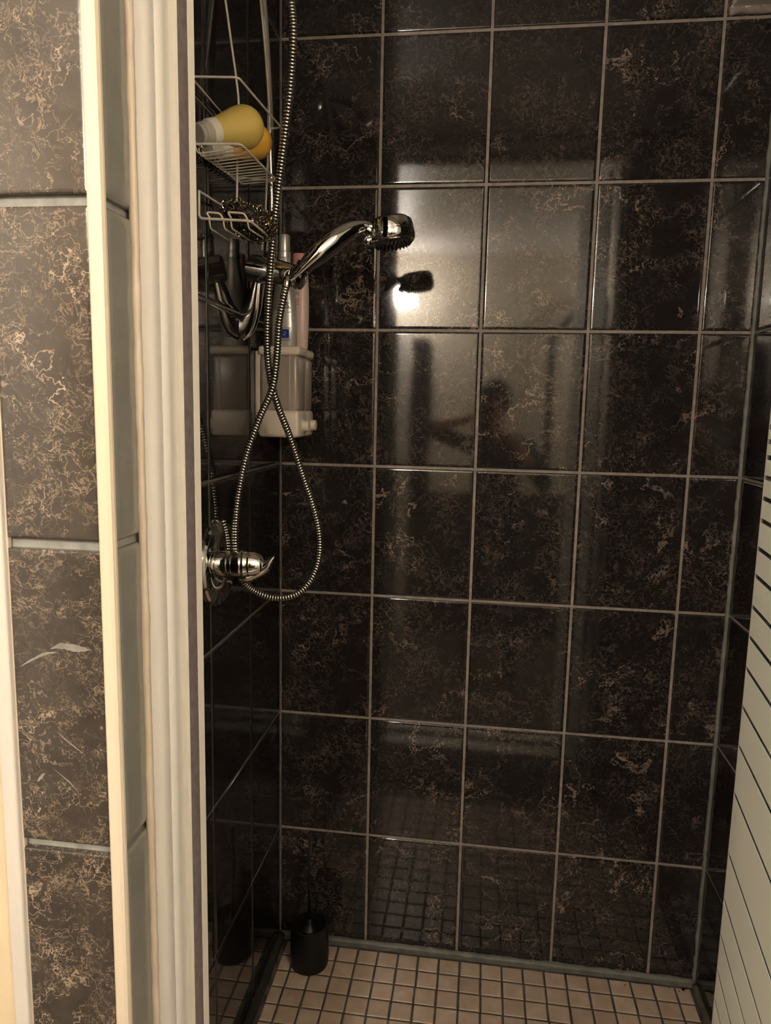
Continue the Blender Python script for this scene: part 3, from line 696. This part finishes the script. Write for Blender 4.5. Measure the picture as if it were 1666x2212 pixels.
# ------------------------------------------------------------------ the photographer, seen only mirrored in the tiles
def skin(name, nodes, edges, m, parent, sub=2, root=0):
    me = bpy.data.meshes.new(name); me.from_pydata([n[0] for n in nodes], edges, []); o = bpy.data.objects.new(name, me); C.objects.link(o)
    o.modifiers.new('s', 'SKIN'); sl = me.skin_vertices[0].data if me.skin_vertices else None
    if sl is None:
        bm = bmesh.new(); bm.from_mesh(me); bm.verts.layers.skin.verify(); bm.to_mesh(me); bm.free(); sl = me.skin_vertices[0].data
    for i, nn in enumerate(nodes):
        r = nn[1]; sl[i].radius = r if isinstance(r, tuple) else (r, r); sl[i].use_root = (i == root)
    s = o.modifiers.new('u', 'SUBSURF'); s.levels = sub; s.render_levels = sub
    dg = bpy.context.evaluated_depsgraph_get(); dg.update(); m2 = bpy.data.meshes.new_from_object(o.evaluated_get(dg)); bpy.data.objects.remove(o)
    m2.materials.clear()
    for x in (m if isinstance(m, list) else [m]): m2.materials.append(x)
    for p in m2.polygons: p.use_smooth = True
    o = bpy.data.objects.new(name, m2); C.objects.link(o); adopt(o, parent); return o
pe = thing('person', (.58, -2.15, 0), 'person in dark teal top holding up a phone, mirrored faintly in the tiles', 'person')
bx0, by0 = .58, -2.12
N_ = [((bx0, by0, .84), (.14, .10)), ((bx0, by0, .98), (.13, .095)), ((bx0, by0, 1.14), (.155, .10)), ((bx0, by0+.01, 1.28), (.13, .085)),
      ((bx0-.01, by0+.03, 1.35), (.055, .055)), ((bx0-.02, by0+.05, 1.42), (.055, .06)), ((bx0-.02, by0+.065, 1.50), (.078, .09)), ((bx0-.02, by0+.06, 1.575), (.055, .07)),
      ((bx0-.17, by0, 1.28), .055), ((bx0-.37, by0+.10, 1.36), .044), ((bx0-.12, by0+.27, 1.425), .028),
      ((bx0+.17, by0, 1.27), .055), ((bx0+.27, by0+.06, 1.06), .044), ((bx0+.03, by0+.26, 1.36), .028),
      ((bx0-.10, by0, .78), .085), ((bx0-.11, by0+.02, .45), .058), ((bx0-.12, by0-.02, .08), .042), ((bx0-.13, by0+.12, .035), (.035, .028)),
      ((bx0+.10, by0, .78), .085), ((bx0+.11, by0+.02, .45), .058), ((bx0+.12, by0-.02, .08), .042), ((bx0+.13, by0+.12, .035), (.035, .028))]
E_ = [(0, 1), (1, 2), (2, 3), (3, 4), (4, 5), (5, 6), (6, 7), (3, 8), (8, 9), (9, 10), (3, 11), (11, 12), (12, 13), (0, 14), (14, 15), (15, 16), (16, 17), (0, 18), (18, 19), (19, 20), (20, 21)]
bd = skin('body', N_, E_, [M['skin'], M['shirt'], M['trouser']], pe)
for p in bd.data.polygons:
    c = p.center
    if c.z < .88: p.material_index = 2
    elif c.y > by0+.17: p.material_index = 0
    elif c.z < 1.345 or (c.x < bx0-.14): p.material_index = 1
hd = Vector((bx0-.02, by0+.065, 1.50))
bm = bmesh.new(); bmesh.ops.create_uvsphere(bm, u_segments=28, v_segments=18, radius=1, matrix=Matrix.Translation(hd+Vector((0, -.022, .028))) @ Matrix.Diagonal((.090, .095, .100, 1)))
link('hair', bm, M['hair'], pe, True)
for s in (-1, 1):
    bm = bmesh.new(); bmesh.ops.create_uvsphere(bm, u_segments=12, v_segments=8, radius=.011, matrix=Matrix.Translation(hd+Vector((s*.03, .083, 0)))); link('eye', bm, M['ink'], pe, True)
    bm = bmesh.new(); bmesh.ops.create_uvsphere(bm, u_segments=12, v_segments=8, radius=1, matrix=Matrix.Translation(hd+Vector((s*.080, .0, -.01))) @ Matrix.Diagonal((.012, .018, .030, 1))); link('ear', bm, M['skin'], pe, True)
link('nose', sweep(bmesh.new(), [hd+Vector((0, .085, .005)), hd+Vector((0, .098, -.02)), hd+Vector((0, .108, -.038)), hd+Vector((0, .09, -.046))], [.007, .009, .013, .009], 10), M['skin'], pe, True)
link('mouth', sweep(bmesh.new(), [hd+Vector((-.022, .083, -.068)), hd+Vector((0, .091, -.068)), hd+Vector((.022, .083, -.068))], [.002, .005, .002], 8), M['pink_cap'], pe, True)
phc = Vector((.5075, -1.803, 1.455))
ph = link('phone', B((phc.x-.030, phc.y-.0045, phc.z-.115), (phc.x+.044, phc.y+.0045, phc.z+.025), .004), M['black'], None, True, .8)
tag(ph, 'black phone held up in both hands, mirrored faintly in the tiles', 'phone')
for s, wrist in ((-1, Vector(N_[10][0])), (1, Vector(N_[13][0]))):
    ex_ = phc.x+(.048 if s > 0 else -.034)
    palm = Vector((ex_+s*.012, phc.y-.022, phc.z-.065))
    nodes = [(wrist, .024), (palm, (.026, .020))]; ed = [(0, 1)]
    for k in range(4):
        zz = phc.z-.035-.021*k; ln = (.0, .004, .002, -.004)[k]
        b = len(nodes)
        nodes += [(Vector((ex_+s*.010, phc.y-.008, zz)), .0085), (Vector((ex_+s*.004, phc.y+.010, zz+.002)), .008), (Vector((ex_-s*(.014+ln), phc.y+.0135, zz+.004)), .007)]
        ed += [(1, b), (b, b+1), (b+1, b+2)]
    b = len(nodes)
    nodes += [(Vector((ex_+s*.004, phc.y-.022, phc.z-.045)), .011), (Vector((ex_-s*.012, phc.y-.016, phc.z-.025)), .0085)]
    ed += [(1, b), (b, b+1)]
    skin('hand', nodes, ed, M['skin'], pe, 2)
